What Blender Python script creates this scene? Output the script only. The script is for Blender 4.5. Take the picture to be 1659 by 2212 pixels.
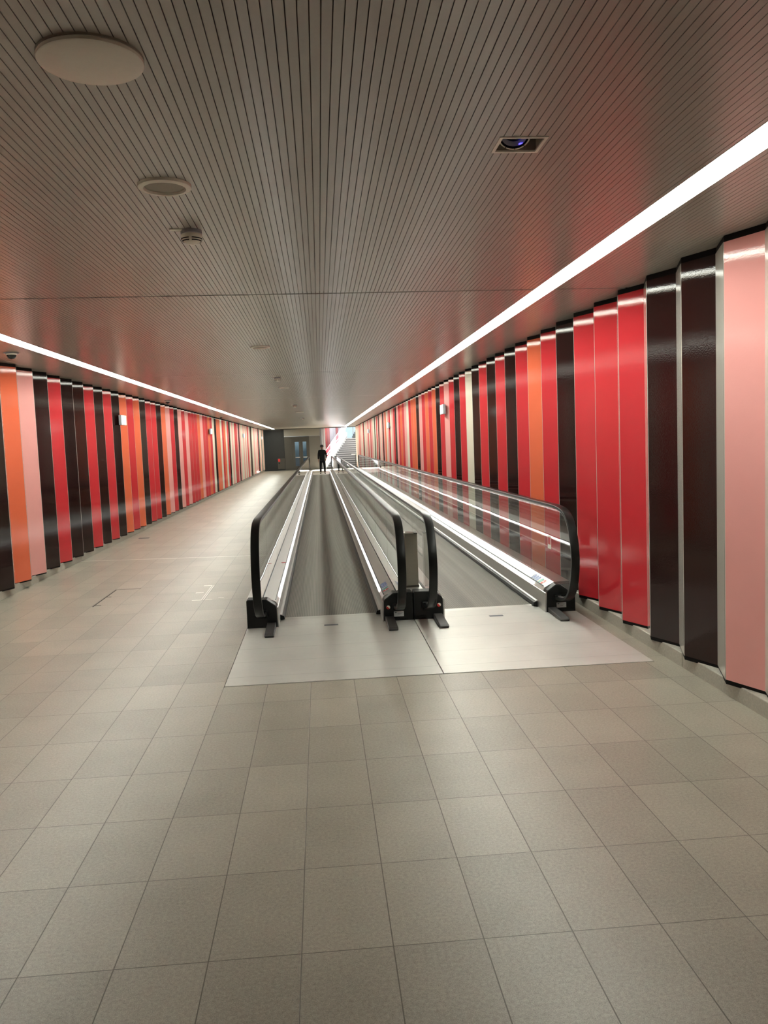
import bpy, bmesh, math, random
from mathutils import Vector, Matrix
random.seed(7)
scn = bpy.context.scene
COL = scn.collection
for o in list(bpy.data.objects):
    bpy.data.objects.remove(o)

# ------------------------------------------------------------------ camera
YAW, PITCH, ROLL, FPX, EYE = 0.0743474, -0.0836737, -0.0391197, 1799.9, 1.8
fw = Vector((math.sin(YAW)*math.cos(PITCH), math.cos(YAW)*math.cos(PITCH), math.sin(PITCH)))
rt = Vector((math.cos(YAW), -math.sin(YAW), 0))
up = rt.cross(fw)
cr, sr = math.cos(ROLL), math.sin(ROLL)
rt, up = cr*rt + sr*up, -sr*rt + cr*up
cam = bpy.data.cameras.new('camera')
cam.sensor_fit = 'VERTICAL'
cam.sensor_height = 36.0
cam.sensor_width = 27.0
cam.lens = FPX/2212*36.0
cam.clip_start, cam.clip_end = 0.05, 300
camo = bpy.data.objects.new('camera', cam)
COL.objects.link(camo)
M = Matrix((rt, up, -fw)).transposed().to_4x4()
M.translation = Vector((0, 0, EYE))
camo.matrix_world = M
scn.camera = camo

# ------------------------------------------------------------------ view, sky, sun
scn.view_settings.view_transform = 'Standard'
scn.view_settings.look = 'None'
scn.view_settings.gamma = 1.0
scn.view_settings.use_curve_mapping = False
scn.view_settings.exposure = 1.0
STRIP = 15.0                     # radiance of the ceiling light lines
SKY, SUN = 0.6, 70.0
wd = bpy.data.worlds.new('sky')
scn.world = wd
wd.use_nodes = True
bg = wd.node_tree.nodes['Background']
bg.inputs[0].default_value = (0.62, 0.82, 1.0, 1)
bg.inputs[1].default_value = SKY
sl = bpy.data.lights.new('sun', 'SUN')
sl.energy = SUN
sl.angle = 0.01
sl.color = (1, 0.97, 0.92)
so = bpy.data.objects.new('sun', sl)
COL.objects.link(so)
so.location = (12, 78, 16)
so.rotation_euler = Vector((-1.0, -1.42, -1.35)).to_track_quat('-Z', 'Y').to_euler()
scn.cycles.max_bounces = 10
scn.cycles.diffuse_bounces = 5
scn.cycles.glossy_bounces = 4
scn.cycles.transparent_max_bounces = 24
scn.cycles.sample_clamp_indirect = 6.0
scn.cycles.caustics_reflective = False
scn.cycles.use_denoising = True

# ------------------------------------------------------------------ materials
def new_mat(name):
    m = bpy.data.materials.new(name)
    m.use_nodes = True
    return m, m.node_tree.nodes, m.node_tree.links, m.node_tree.nodes['Principled BSDF']

def mat(name, col, rough=0.5, metal=0.0, spec=0.5, var=0.0, vscale=40.0, bump=0.0, bscale=100.0, stretch=None, emit=None, estr=0.0, coat=0.0):
    m, N, L, P = new_mat(name)
    P.inputs['Base Color'].default_value = (*col, 1)
    P.inputs['Roughness'].default_value = rough
    P.inputs['Metallic'].default_value = metal
    P.inputs['Specular IOR Level'].default_value = spec
    P.inputs['Coat Weight'].default_value = coat
    P.inputs['Coat Roughness'].default_value = 0.05
    tc = N.new('ShaderNodeTexCoord')
    src = tc.outputs['Object']
    if stretch:
        mp = N.new('ShaderNodeMapping')
        mp.inputs['Scale'].default_value = stretch
        L.new(src, mp.inputs[0])
        src = mp.outputs[0]
    nz = N.new('ShaderNodeTexNoise')
    nz.inputs['Scale'].default_value = vscale
    nz.inputs['Detail'].default_value = 3
    L.new(src, nz.inputs['Vector'])
    mx = N.new('ShaderNodeMix')
    mx.data_type = 'RGBA'
    mx.inputs[6].default_value = (*[c*(1-var) for c in col], 1)
    mx.inputs[7].default_value = (*[min(1, c*(1+var)) for c in col], 1)
    L.new(nz.outputs['Fac'], mx.inputs[0])
    L.new(mx.outputs[2], P.inputs['Base Color'])
    if bump:
        nb = N.new('ShaderNodeTexNoise')
        nb.inputs['Scale'].default_value = bscale
        nb.inputs['Detail'].default_value = 2
        L.new(src, nb.inputs['Vector'])
        bp = N.new('ShaderNodeBump')
        bp.inputs['Strength'].default_value = bump
        bp.inputs['Distance'].default_value = 0.002
        L.new(nb.outputs['Fac'], bp.inputs['Height'])
        L.new(bp.outputs[0], P.inputs['Normal'])
    if emit:
        P.inputs['Emission Color'].default_value = (*emit, 1)
        P.inputs['Emission Strength'].default_value = estr
    return m

def math_node(N, L, op, a, b=None):
    n = N.new('ShaderNodeMath')
    n.operation = op
    for i, v in enumerate((a, b)):
        if v is None:
            continue
        if isinstance(v, (int, float)):
            n.inputs[i].default_value = v
        else:
            L.new(v, n.inputs[i])
    return n.outputs[0]

def tile_floor():
    m, N, L, P = new_mat('granite floor tiles')
    tc = N.new('ShaderNodeTexCoord')
    sp = N.new('ShaderNodeSeparateXYZ')
    L.new(tc.outputs['Object'], sp.inputs[0])
    TX, TY, OX, OY = 0.3277, 0.5945, -0.1431, 2.8387
    def axis(s, off, size):
        u = math_node(N, L, 'DIVIDE', math_node(N, L, 'SUBTRACT', s, off), size)
        fl = math_node(N, L, 'FLOOR', u)
        fr = math_node(N, L, 'SUBTRACT', u, fl)
        d = math_node(N, L, 'MULTIPLY', math_node(N, L, 'MINIMUM', fr, math_node(N, L, 'SUBTRACT', 1.0, fr)), size)
        return fl, d
    fx, dx = axis(sp.outputs[0], OX, TX)
    fy, dy = axis(sp.outputs[1], OY, TY)
    d = math_node(N, L, 'MINIMUM', dx, dy)
    gm = N.new('ShaderNodeMapRange')
    gm.inputs['From Min'].default_value = 0.0014
    gm.inputs['From Max'].default_value = 0.0028
    L.new(d, gm.inputs['Value'])                    # 0 in the joint, 1 on the tile
    cb = N.new('ShaderNodeCombineXYZ')
    L.new(fx, cb.inputs[0]); L.new(fy, cb.inputs[1])
    wn = N.new('ShaderNodeTexWhiteNoise')
    L.new(cb.outputs[0], wn.inputs['Vector'])
    def noise(scale, det=3):
        n = N.new('ShaderNodeTexNoise')
        n.inputs['Scale'].default_value = scale
        n.inputs['Detail'].default_value = det
        L.new(tc.outputs['Object'], n.inputs['Vector'])
        return n.outputs['Fac']
    sp1, sp2, big = noise(260, 2), noise(70, 3), noise(2.2, 4)
    v = math_node(N, L, 'MULTIPLY', math_node(N, L, 'SUBTRACT', wn.outputs['Value'], 0.5), 0.2)
    v = math_node(N, L, 'ADD', v, math_node(N, L, 'MULTIPLY', math_node(N, L, 'SUBTRACT', sp1, 0.5), 1.25))
    v = math_node(N, L, 'ADD', v, math_node(N, L, 'MULTIPLY', math_node(N, L, 'SUBTRACT', sp2, 0.5), 0.7))
    v = math_node(N, L, 'ADD', v, math_node(N, L, 'MULTIPLY', math_node(N, L, 'SUBTRACT', big, 0.5), 0.35))
    v = math_node(N, L, 'ADD', v, 1.0)
    cm = N.new('ShaderNodeVectorMath')
    cm.operation = 'SCALE'
    cm.inputs[0].default_value = (0.325, 0.294, 0.237)
    L.new(v, cm.inputs['Scale'])
    mx = N.new('ShaderNodeMix')
    mx.data_type = 'RGBA'
    mx.inputs[6].default_value = (0.10, 0.085, 0.065, 1)
    L.new(cm.outputs[0], mx.inputs[7])
    L.new(gm.outputs[0], mx.inputs[0])
    L.new(mx.outputs[2], P.inputs['Base Color'])
    P.inputs['Roughness'].default_value = 0.36
    P.inputs['Specular IOR Level'].default_value = 0.5
    bp = N.new('ShaderNodeBump')
    bp.inputs['Strength'].default_value = 0.35
    bp.inputs['Distance'].default_value = 0.002
    hs = math_node(N, L, 'ADD', gm.outputs[0], math_node(N, L, 'MULTIPLY', sp1, 0.5))
    L.new(hs, bp.inputs['Height'])
    L.new(bp.outputs[0], P.inputs['Normal'])
    return m

def belt_mat():
    m, N, L, P = new_mat('ribbed grey pallet belt')
    tc = N.new('ShaderNodeTexCoord')
    sp = N.new('ShaderNodeSeparateXYZ')
    L.new(tc.outputs['Object'], sp.inputs[0])
    def wave(s, pitch):
        return math_node(N, L, 'MULTIPLY', math_node(N, L, 'ADD', math_node(N, L, 'SINE', math_node(N, L, 'MULTIPLY', s, 2*math.pi/pitch)), 1.0), 0.5)
    wx = wave(sp.outputs[0], 0.018)
    wy = wave(sp.outputs[1], 0.022)
    h = math_node(N, L, 'MULTIPLY', wx, math_node(N, L, 'ADD', math_node(N, L, 'MULTIPLY', wy, 0.5), 0.5))
    # random lighter and darker lanes along the belt
    mp = N.new('ShaderNodeMapping')
    mp.inputs['Scale'].default_value = (7.0, 0.02, 1)
    L.new(tc.outputs['Object'], mp.inputs[0])
    nz = N.new('ShaderNodeTexNoise')
    nz.inputs['Scale'].default_value = 1.0
    nz.inputs['Detail'].default_value = 2
    L.new(mp.outputs[0], nz.inputs['Vector'])
    cr_ = N.new('ShaderNodeMix')
    cr_.data_type = 'RGBA'
    cr_.inputs[6].default_value = (0.10, 0.092, 0.078, 1)
    cr_.inputs[7].default_value = (0.27, 0.248, 0.21, 1)
    L.new(h, cr_.inputs[0])
    sc = N.new('ShaderNodeVectorMath')
    sc.operation = 'SCALE'
    L.new(cr_.outputs[2], sc.inputs[0])
    L.new(math_node(N, L, 'ADD', math_node(N, L, 'MULTIPLY', nz.outputs['Fac'], 1.3), 0.35), sc.inputs['Scale'])
    L.new(sc.outputs[0], P.inputs['Base Color'])
    P.inputs['Roughness'].default_value = 0.55
    bp = N.new('ShaderNodeBump')
    bp.inputs['Strength'].default_value = 0.3
    bp.inputs['Distance'].default_value = 0.004
    L.new(h, bp.inputs['Height'])
    L.new(bp.outputs[0], P.inputs['Normal'])
    return m

def plate_mat():
    m, N, L, P = new_mat('grooved aluminium landing plate')
    tc = N.new('ShaderNodeTexCoord')
    sp = N.new('ShaderNodeSeparateXYZ')
    L.new(tc.outputs['Object'], sp.inputs[0])
    u = math_node(N, L, 'DIVIDE', math_node(N, L, 'SUBTRACT', sp.outputs[1], 6.485), 0.455)
    fr = math_node(N, L, 'SUBTRACT', u, math_node(N, L, 'FLOOR', u))
    d = math_node(N, L, 'MULTIPLY', math_node(N, L, 'MINIMUM', fr, math_node(N, L, 'SUBTRACT', 1.0, fr)), 0.455)
    gm = N.new('ShaderNodeMapRange')
    gm.inputs['From Min'].default_value = 0.001
    gm.inputs['From Max'].default_value = 0.003
    gm.inputs['To Min'].default_value = 0.55
    L.new(d, gm.inputs['Value'])
    mp = N.new('ShaderNodeMapping')
    mp.inputs['Scale'].default_value = (1.2, 90, 1)
    L.new(tc.outputs['Object'], mp.inputs[0])
    nz = N.new('ShaderNodeTexNoise')
    nz.inputs['Scale'].default_value = 1.0
    nz.inputs['Detail'].default_value = 4
    L.new(mp.outputs[0], nz.inputs['Vector'])
    n2 = N.new('ShaderNodeTexNoise')
    n2.inputs['Scale'].default_value = 2.5
    n2.inputs['Detail'].default_value = 4
    L.new(tc.outputs['Object'], n2.inputs['Vector'])
    v = math_node(N, L, 'ADD', math_node(N, L, 'MULTIPLY', nz.outputs['Fac'], 0.14), 0.93)
    v = math_node(N, L, 'MULTIPLY', v, gm.outputs[0])
    v = math_node(N, L, 'MULTIPLY', v, math_node(N, L, 'ADD', math_node(N, L, 'MULTIPLY', n2.outputs['Fac'], 0.3), 0.85))
    sc = N.new('ShaderNodeVectorMath')
    sc.operation = 'SCALE'
    sc.inputs[0].default_value = (0.62, 0.605, 0.565)
    L.new(v, sc.inputs['Scale'])
    L.new(sc.outputs[0], P.inputs['Base Color'])
    P.inputs['Metallic'].default_value = 0.45
    L.new(math_node(N, L, 'ADD', math_node(N, L, 'MULTIPLY', n2.outputs['Fac'], 0.25), 0.3), P.inputs['Roughness'])
    bp = N.new('ShaderNodeBump')
    bp.inputs['Strength'].default_value = 0.12
    bp.inputs['Distance'].default_value = 0.002
    L.new(nz.outputs['Fac'], bp.inputs['Height'])
    L.new(bp.outputs[0], P.inputs['Normal'])
    return m

def glass_mat(name, tint, wav=0.25, boost=1.0):
    m, N, L, P = new_mat(name)
    N.remove(P)
    out = N['Material Output']
    tc = N.new('ShaderNodeTexCoord')
    nz = N.new('ShaderNodeTexNoise')
    nz.inputs['Scale'].default_value = 1.1
    nz.inputs['Detail'].default_value = 1
    L.new(tc.outputs['Object'], nz.inputs['Vector'])
    bp = N.new('ShaderNodeBump')
    bp.inputs['Strength'].default_value = wav
    bp.inputs['Distance'].default_value = 0.02
    L.new(nz.outputs['Fac'], bp.inputs['Height'])
    tr = N.new('ShaderNodeBsdfTransparent')
    tr.inputs[0].default_value = (*tint, 1)
    gl = N.new('ShaderNodeBsdfGlossy')
    gl.inputs['Roughness'].default_value = 0.0
    gl.inputs['Color'].default_value = (0.95, 0.95, 0.95, 1)
    L.new(bp.outputs[0], gl.inputs['Normal'])
    fr = N.new('ShaderNodeFresnel')
    fr.inputs['IOR'].default_value = 1.5
    mx = N.new('ShaderNodeMixShader')
    ge = N.new('ShaderNodeNewGeometry')
    front = math_node(N, L, 'SUBTRACT', 1.0, ge.outputs['Backfacing'])
    L.new(math_node(N, L, 'MULTIPLY', math_node(N, L, 'MULTIPLY', fr.outputs[0], boost), front), mx.inputs[0])
    L.new(tr.outputs[0], mx.inputs[1])
    L.new(gl.outputs[0], mx.inputs[2])
    L.new(mx.outputs[0], out.inputs[0])
    return m

def emit_mat(name, col, s):
    m, N, L, P = new_mat(name)
    P.inputs['Base Color'].default_value = (0.8, 0.8, 0.8, 1)
    P.inputs['Emission Color'].default_value = (*col, 1)
    P.inputs['Emission Strength'].default_value = s
    return m

PB = dict(rough=0.055, var=0.05, vscale=3, bump=0.17, bscale=105, spec=0.5)
M_RED = mat('red enamel', (0.58, 0.032, 0.042), **PB)
M_DARK = mat('dark maroon enamel', (0.018, 0.0058, 0.0056), **{**PB, 'spec': 0.35, 'bump': 0.12})
M_ORANGE = mat('orange enamel', (0.76, 0.15, 0.07), **PB)
M_PINK = mat('pink enamel', (0.80, 0.36, 0.34), **PB)
M_CREAM = mat('cream enamel', (0.74, 0.68, 0.56), **PB)
M_RETURN = mat('pale grey enamel', (0.60, 0.57, 0.52), **PB)
M_SRED = mat('shaded red enamel', (0.20, 0.018, 0.026), **PB)  # stair wall set: red, white and pink enamels with shade put into the colour
M_SMAUVE = mat('shaded dull red enamel', (0.17, 0.045, 0.06), **PB)
M_SGREY = mat('shaded white enamel', (0.20, 0.205, 0.26), **PB)
M_SPINK = mat('shaded pink enamel', (0.27, 0.18, 0.24), **PB)
M_BLACKGAP = mat('dark recess', (0.006, 0.005, 0.005), rough=0.8, spec=0.2)
M_GAPFELT = mat('brown acoustic felt', (0.13, 0.10, 0.08), rough=0.9)
M_FLOOR = tile_floor()
M_BELT = belt_mat()
M_PLATE = plate_mat()
M_GLASS = glass_mat('balustrade glass', (0.93, 0.945, 0.93), 0.06, 1.0)
M_CLEAR = glass_mat('window glass', (0.85, 0.92, 0.95), 0.05, 1.0)
M_CONC = mat('granite kerb', (0.42, 0.395, 0.34), rough=0.6, var=0.25, vscale=60, bump=0.3, bscale=250)
M_SLAT = mat('painted ceiling slats', (0.44, 0.41, 0.37), rough=0.27, spec=0.55, var=0.03)
M_WHITE = mat('white painted metal', (0.88, 0.84, 0.75), rough=0.45, var=0.03)
M_GRILLE = mat('speaker cloth', (0.36, 0.33, 0.28), rough=0.7, var=0.1, vscale=400)
M_ALU = mat('brushed aluminium', (0.72, 0.71, 0.69), rough=0.36, metal=0.9, var=0.06, vscale=6, stretch=(60, 0.5, 60))
M_SKIRT = mat('satin steel skirt', (0.50, 0.48, 0.46), rough=0.32, metal=0.85, var=0.06, vscale=6, stretch=(60, 0.5, 60))
M_STEEL = mat('stainless steel', (0.17, 0.157, 0.137), rough=0.33, metal=0.9, var=0.06, vscale=8, stretch=(1, 1, 30))
M_STEELH = mat('light stainless steel', (0.33, 0.305, 0.265), rough=0.33, metal=0.9, var=0.06, vscale=8, stretch=(1, 1, 30))
M_STEELD = mat('dark stainless steel', (0.085, 0.078, 0.067), rough=0.3, metal=0.85, var=0.06, vscale=8)
M_RUBBER = mat('black rubber', (0.005, 0.005, 0.0045), rough=0.3, spec=0.22, var=0.1)
M_PLASTIC = mat('black plastic', (0.005, 0.005, 0.005), rough=0.4, spec=0.3, var=0.1)
M_GREYRUB = mat('dark grey rubber', (0.045, 0.043, 0.041), rough=0.5, var=0.15)
M_BLACKWALL = mat('dark grey wall panels', (0.011, 0.0105, 0.009), rough=0.45, var=0.1)
M_STEP = mat('dark stone step', (0.085, 0.09, 0.10), rough=0.6, var=0.2, vscale=20)
M_NOSE = mat('pale step nosing', (0.42, 0.43, 0.45), rough=0.5, var=0.1)
M_PALE = mat('pale stringer', (0.50, 0.53, 0.58), rough=0.5, var=0.05)
M_REDP = mat('red mark', (0.62, 0.03, 0.03), rough=0.4)
M_BLUEP = mat('blue mark', (0.06, 0.17, 0.50), rough=0.4)
M_TEALP = mat('teal mark', (0.03, 0.30, 0.28), rough=0.4)
M_LABEL = mat('silver label', (0.55, 0.56, 0.58), rough=0.4, var=0.05)
M_LBLDK = mat('grey print', (0.12, 0.13, 0.15), rough=0.5)
M_LED = emit_mat('light line diffuser', (0.97, 1.0, 0.90), STRIP)
M_SKIRTLED = emit_mat('skirt light diffuser', (1.0, 1.0, 0.96), 3.5)
M_BLUELED = emit_mat('blue lens glow', (0.10, 0.08, 1.0), 1.2)
M_EXITW = emit_mat('lit white sign face', (0.85, 1.0, 0.97), 2.5)
M_EXITG = emit_mat('lit green sign field', (0.07, 0.75, 0.52), 0.55)
M_GREYBOX = mat('grey sign housing', (0.33, 0.33, 0.36), rough=0.4)
M_SHAFT = mat('pale blue shaft lining', (0.22, 0.28, 0.33), rough=0.6)
M_BRIGHT = mat('bright metal trim', (0.80, 0.77, 0.70), rough=0.35, metal=0.5)
M_JOINT = mat('dark joint', (0.03, 0.026, 0.02), rough=0.7)
M_DOME = mat('dark dome', (0.02, 0.02, 0.02), rough=0.08, spec=0.6)
M_COAT = mat('black jacket cloth', (0.005, 0.005, 0.006), rough=0.8, spec=0.2, var=0.2, vscale=60)
M_TROUSER = mat('dark navy trousers', (0.004, 0.0045, 0.007), rough=0.8, spec=0.2, var=0.2, vscale=60)
M_SKIN = mat('skin', (0.20, 0.10, 0.07), rough=0.5, var=0.08)
M_HAIR = mat('dark felt hat', (0.014, 0.011, 0.011), rough=0.8, var=0.2, vscale=50)
M_SHOE = mat('black shoes', (0.008, 0.008, 0.008), rough=0.4)

# ------------------------------------------------------------------ mesh helpers
class MB:
    def __init__(self):
        self.v, self.f, self.mi = [], [], []
    def add(self, verts, faces, mi=0):
        n = len(self.v)
        self.v += [tuple(p) for p in verts]
        for f in faces:
            self.f.append([i+n for i in f])
            self.mi.append(mi)
        return self
    def box(self, x0, x1, y0, y1, z0, z1, mi=0):
        return self.add([(x0,y0,z0),(x1,y0,z0),(x1,y1,z0),(x0,y1,z0),(x0,y0,z1),(x1,y0,z1),(x1,y1,z1),(x0,y1,z1)],
                        [(3,2,1,0),(4,5,6,7),(0,1,5,4),(1,2,6,5),(2,3,7,6),(3,0,4,7)], mi)
    def prism(self, poly, axis, a, b, mi=0):
        """poly: 2-D outline; axis 'x' -> (y,z), 'y' -> (x,z), 'z' -> (x,y); extruded from a to b"""
        def P(p, t):
            return {'x': (t, p[0], p[1]), 'y': (p[0], t, p[1]), 'z': (p[0], p[1], t)}[axis]
        n = len(poly)
        vs = [P(p, a) for p in poly] + [P(p, b) for p in poly]
        fs = [tuple(range(n))[::-1], tuple(range(n, 2*n))] + [(i, (i+1) % n, n+(i+1) % n, n+i) for i in range(n)]
        return self.add(vs, fs, mi)
    def lathe(self, prof, c, seg=32, mi=0, axis='z'):
        """prof: (radius, height) pairs"""
        vs, fs = [], []
        for r, h in prof:
            for k in range(seg):
                a = 2*math.pi*k/seg
                q = (r*math.cos(a), r*math.sin(a), h)
                if axis == 'y':
                    q = (q[0], q[2], q[1])
                if axis == 'x':
                    q = (q[2], q[0], q[1])
                vs.append((c[0]+q[0], c[1]+q[1], c[2]+q[2]))
        for i in range(len(prof)-1):
            for k in range(seg):
                k2 = (k+1) % seg
                fs.append((i*seg+k, i*seg+k2, (i+1)*seg+k2, (i+1)*seg+k))
        fs.append(tuple(range(seg))[::-1])
        fs.append(tuple((len(prof)-1)*seg+k for k in range(seg)))
        return self.add(vs, fs, mi)
    def sweep(self, path, sec, mi=0, side=Vector((1,0,0))):
        """sec: (a along side, b along the in-plane normal)"""
        n, m = len(path), len(sec)
        vs = []
        for i, p in enumerate(path):
            t = (Vector(path[min(i+1, n-1)]) - Vector(path[max(i-1, 0)])).normalized()
            nrm = t.cross(side).normalized()
            sd = nrm.cross(t).normalized()
            for a, b in sec:
                vs.append(Vector(p) + sd*a + nrm*b)
        fs = []
        for i in range(n-1):
            for k in range(m):
                k2 = (k+1) % m
                fs.append((i*m+k, i*m+k2, (i+1)*m+k2, (i+1)*m+k))
        fs.append(tuple(range(m))[::-1])
        fs.append(tuple((n-1)*m+k for k in range(m)))
        return self.add(vs, fs, mi)
    def tube(self, path, r, seg=10, mi=0):
        path = [Vector(p) for p in path]
        t0 = (path[1]-path[0]).normalized()
        side = Vector((1,0,0)) if abs(t0.x) < 0.8 else Vector((0,0,1))
        return self.sweep(path, [(r*math.cos(2*math.pi*k/seg), r*math.sin(2*math.pi*k/seg)) for k in range(seg)], mi, side)
    def build(self, name, mats, parent=None, loc=None, smooth=None, bevel=0.0):
        me = bpy.data.meshes.new(name)
        off = Vector(loc) if loc is not None else Vector((0,0,0))
        me.from_pydata([tuple(Vector(p)-off) for p in self.v], [], self.f)
        if not isinstance(mats, (list, tuple)):
            mats = [mats]
        for mm in mats:
            me.materials.append(mm)
        for p, mi in zip(me.polygons, self.mi):
            p.material_index = mi
        bm = bmesh.new()
        bm.from_mesh(me)
        bmesh.ops.recalc_face_normals(bm, faces=bm.faces)
        bm.to_mesh(me)
        bm.free()
        if smooth:
            for p in me.polygons:
                p.use_smooth = True
            me.set_sharp_from_angle(angle=math.radians(smooth))
        o = bpy.data.objects.new(name, me)
        COL.objects.link(o)
        o.location = off
        if bevel:
            bv = o.modifiers.new('bevel', 'BEVEL')
            bv.width = bevel
            bv.segments = 2
            bv.limit_method = 'ANGLE'
        if parent is not None:
            attach(o, parent)
        return o

def world_loc(o):
    p = Vector(o.location)
    while o.parent is not None:
        o = o.parent
        p = p + Vector(o.location)
    return p

def attach(o, parent):
    o.parent = parent
    o.location = Vector(o.location) - world_loc(parent)

def tag(o, label, cat, group=None):
    o['label'] = label
    o['category'] = cat
    if group:
        o['group'] = group
    return o

def thing(name, label, cat, loc=(0,0,0), group=None):
    o = bpy.data.objects.new(name, None)
    o.empty_display_size = 0.2
    COL.objects.link(o)
    o.location = loc
    return tag(o, label, cat, group)

def struct(o):
    o['kind'] = 'structure'
    return o

def copy_tree(o, parent=None):
    c = o.copy()
    COL.objects.link(c)
    c.parent = parent
    for ch in list(o.children):
        copy_tree(ch, c)
    return c

def catmull(pts, per=6):
    out = []
    P = [Vector(p) for p in pts]
    for i in range(len(P)-1):
        p0, p1, p2, p3 = P[max(i-1,0)], P[i], P[i+1], P[min(i+2, len(P)-1)]
        for k in range(per):
            t = k/per
            out.append(0.5*((2*p1)+(-p0+p2)*t+(2*p0-5*p1+4*p2-p3)*t*t+(-p0+3*p1-3*p2+p3)*t**3))
    out.append(P[-1])
    return out

def cut_rects(rect, holes):
    """rect minus holes as a list of rectangles (x0,x1,y0,y1)"""
    rs = [rect]
    for hx0, hx1, hy0, hy1 in holes:
        nx = []
        for x0, x1, y0, y1 in rs:
            if hx0 >= x1 or hx1 <= x0 or hy0 >= y1 or hy1 <= y0:
                nx.append((x0, x1, y0, y1)); continue
            if hy0 > y0: nx.append((x0, x1, y0, hy0))
            if hy1 < y1: nx.append((x0, x1, hy1, y1))
            a, b = max(y0, hy0), min(y1, hy1)
            if hx0 > x0: nx.append((x0, hx0, a, b))
            if hx1 < x1: nx.append((hx1, x1, a, b))
        rs = nx
    return rs

# ------------------------------------------------------------------ the tunnel shell
YB, YE = -8.0, 61.2            # back end behind the viewer, far edge of the ceiling
ZC = 3.03
WALK = (-0.80, 2.55, 6.25, 53.2)
fl = MB()
for x0, x1, y0, y1 in cut_rects((-4.35, 2.95, YB, 62.2), [WALK]) + [(2.95, 6.0, 60.0, 62.2)]:
    fl.box(x0, x1, y0, y1, -0.12, 0.0)
fl.box(WALK[0]-0.02, WALK[1]+0.02, WALK[2]-0.02, WALK[3]+0.02, -0.5, -0.4)
struct(fl.build('floor', M_FLOOR))

STRIPS = [(1.862, 2.038), (-3.30, -3.125)]
DL = (0.802, 0.998, 3.492, 3.668)
holes = [(a, b, YB-1, YE+1) for a, b in STRIPS] + [DL]
JOINTS = [-8.0, -0.5] + [6.95 + 7.45*i for i in range(8)]
ce = MB()
SKEW, PITCHX, GAP = 0.043, 0.03416, 0.0035
x = -0.793 - PITCHX*104
def jy(i, xx):
    return JOINTS[i] + SKEW*xx
while x < 2.92:
    xa, xb = x + GAP/2, x + PITCHX - GAP/2
    xm = (xa+xb)/2
    for i in range(len(JOINTS)):
        y0 = YB if i == 0 else jy(i, xm) + 0.018
        y1 = YE if i == len(JOINTS)-1 else jy(i+1, xm) - 0.018
        for r in cut_rects((xa, xb, y0, y1), holes):
            if r[1]-r[0] < 0.003:
                continue
            a, b, c, d = r
            ce.add([(a,c,ZC),(b,c,ZC),(b,d,ZC),(a,d,ZC),(a,c,ZC+.012),(b,c,ZC+.012),(b,d,ZC+.012),(a,d,ZC+.012)],
                   [(0,3,2,1),(0,1,5,4),(1,2,6,5),(2,3,7,6),(3,0,4,7)], 0)
    x += PITCHX
for a, b, c, d in cut_rects((-4.5, 3.1, YB, YE), holes):
    ce.box(a, b, c, d, ZC+0.012, ZC+0.03, 3)
for i in range(1, len(JOINTS)):
    for xa, xb in ((-4.3, -3.301), (-3.124, 1.861), (2.039, 2.9)):
        ya, yb = jy(i, xa), jy(i, xb)
        w = 0.019
        ce.add([(xa,ya-w,ZC+.006),(xb,yb-w,ZC+.006),(xb,yb+w,ZC+.006),(xa,ya+w,ZC+.006),(xa,ya-w,ZC+.0115),(xb,yb-w,ZC+.0115),(xb,yb+w,ZC+.0115),(xa,ya+w,ZC+.0115)],
               [(0,3,2,1),(4,5,6,7),(0,1,5,4),(1,2,6,5),(2,3,7,6),(3,0,4,7)], 1)
ce.box(-4.5, 3.1, YB, YE, ZC+0.25, ZC+0.30, 1)
ce.box(-4.5, 3.1, YE-0.02, YE, ZC-0.05, ZC+0.30, 2)
struct(ce.build('ceiling', [M_SLAT, M_BLACKGAP, M_STEELD, M_GAPFELT]))

# zigzag walls clad in folded panels
RIGHT = 'PDDRRRDRORDRDRDCRDRPRDORORPDOORCPRORPDRPCRPCOPDPCPDPRCDCCPPRPCRPPCPCCDRPCCPCRPOPCPCPCPC'
LEFT = 'DOPDRDDRDRDORODRRDOPRDPRPRRRORRRORCDOOCROCRDCPCRRPDPCCPCPCRPCDDCCPPCPCRDDCPCDCPC'
LEFT = 'DOPDRDDRDRDORODRRDOPRDPRPRRROPRRORCDOOCROCRDCPCRRPDPCCPCPCRPCDDCCPPCPCRDDCPCDCPC'
NEAR = 'RDROPDRRDCRDORPDRDRO'
CM = {'R': (M_RED, 'red folded panel'), 'D': (M_DARK, 'dark maroon folded panel'), 'O': (M_ORANGE, 'orange folded panel'),
      'P': (M_PINK, 'pink folded panel'), 'C': (M_CREAM, 'cream folded panel')}
Z1 = 2.988
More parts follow.
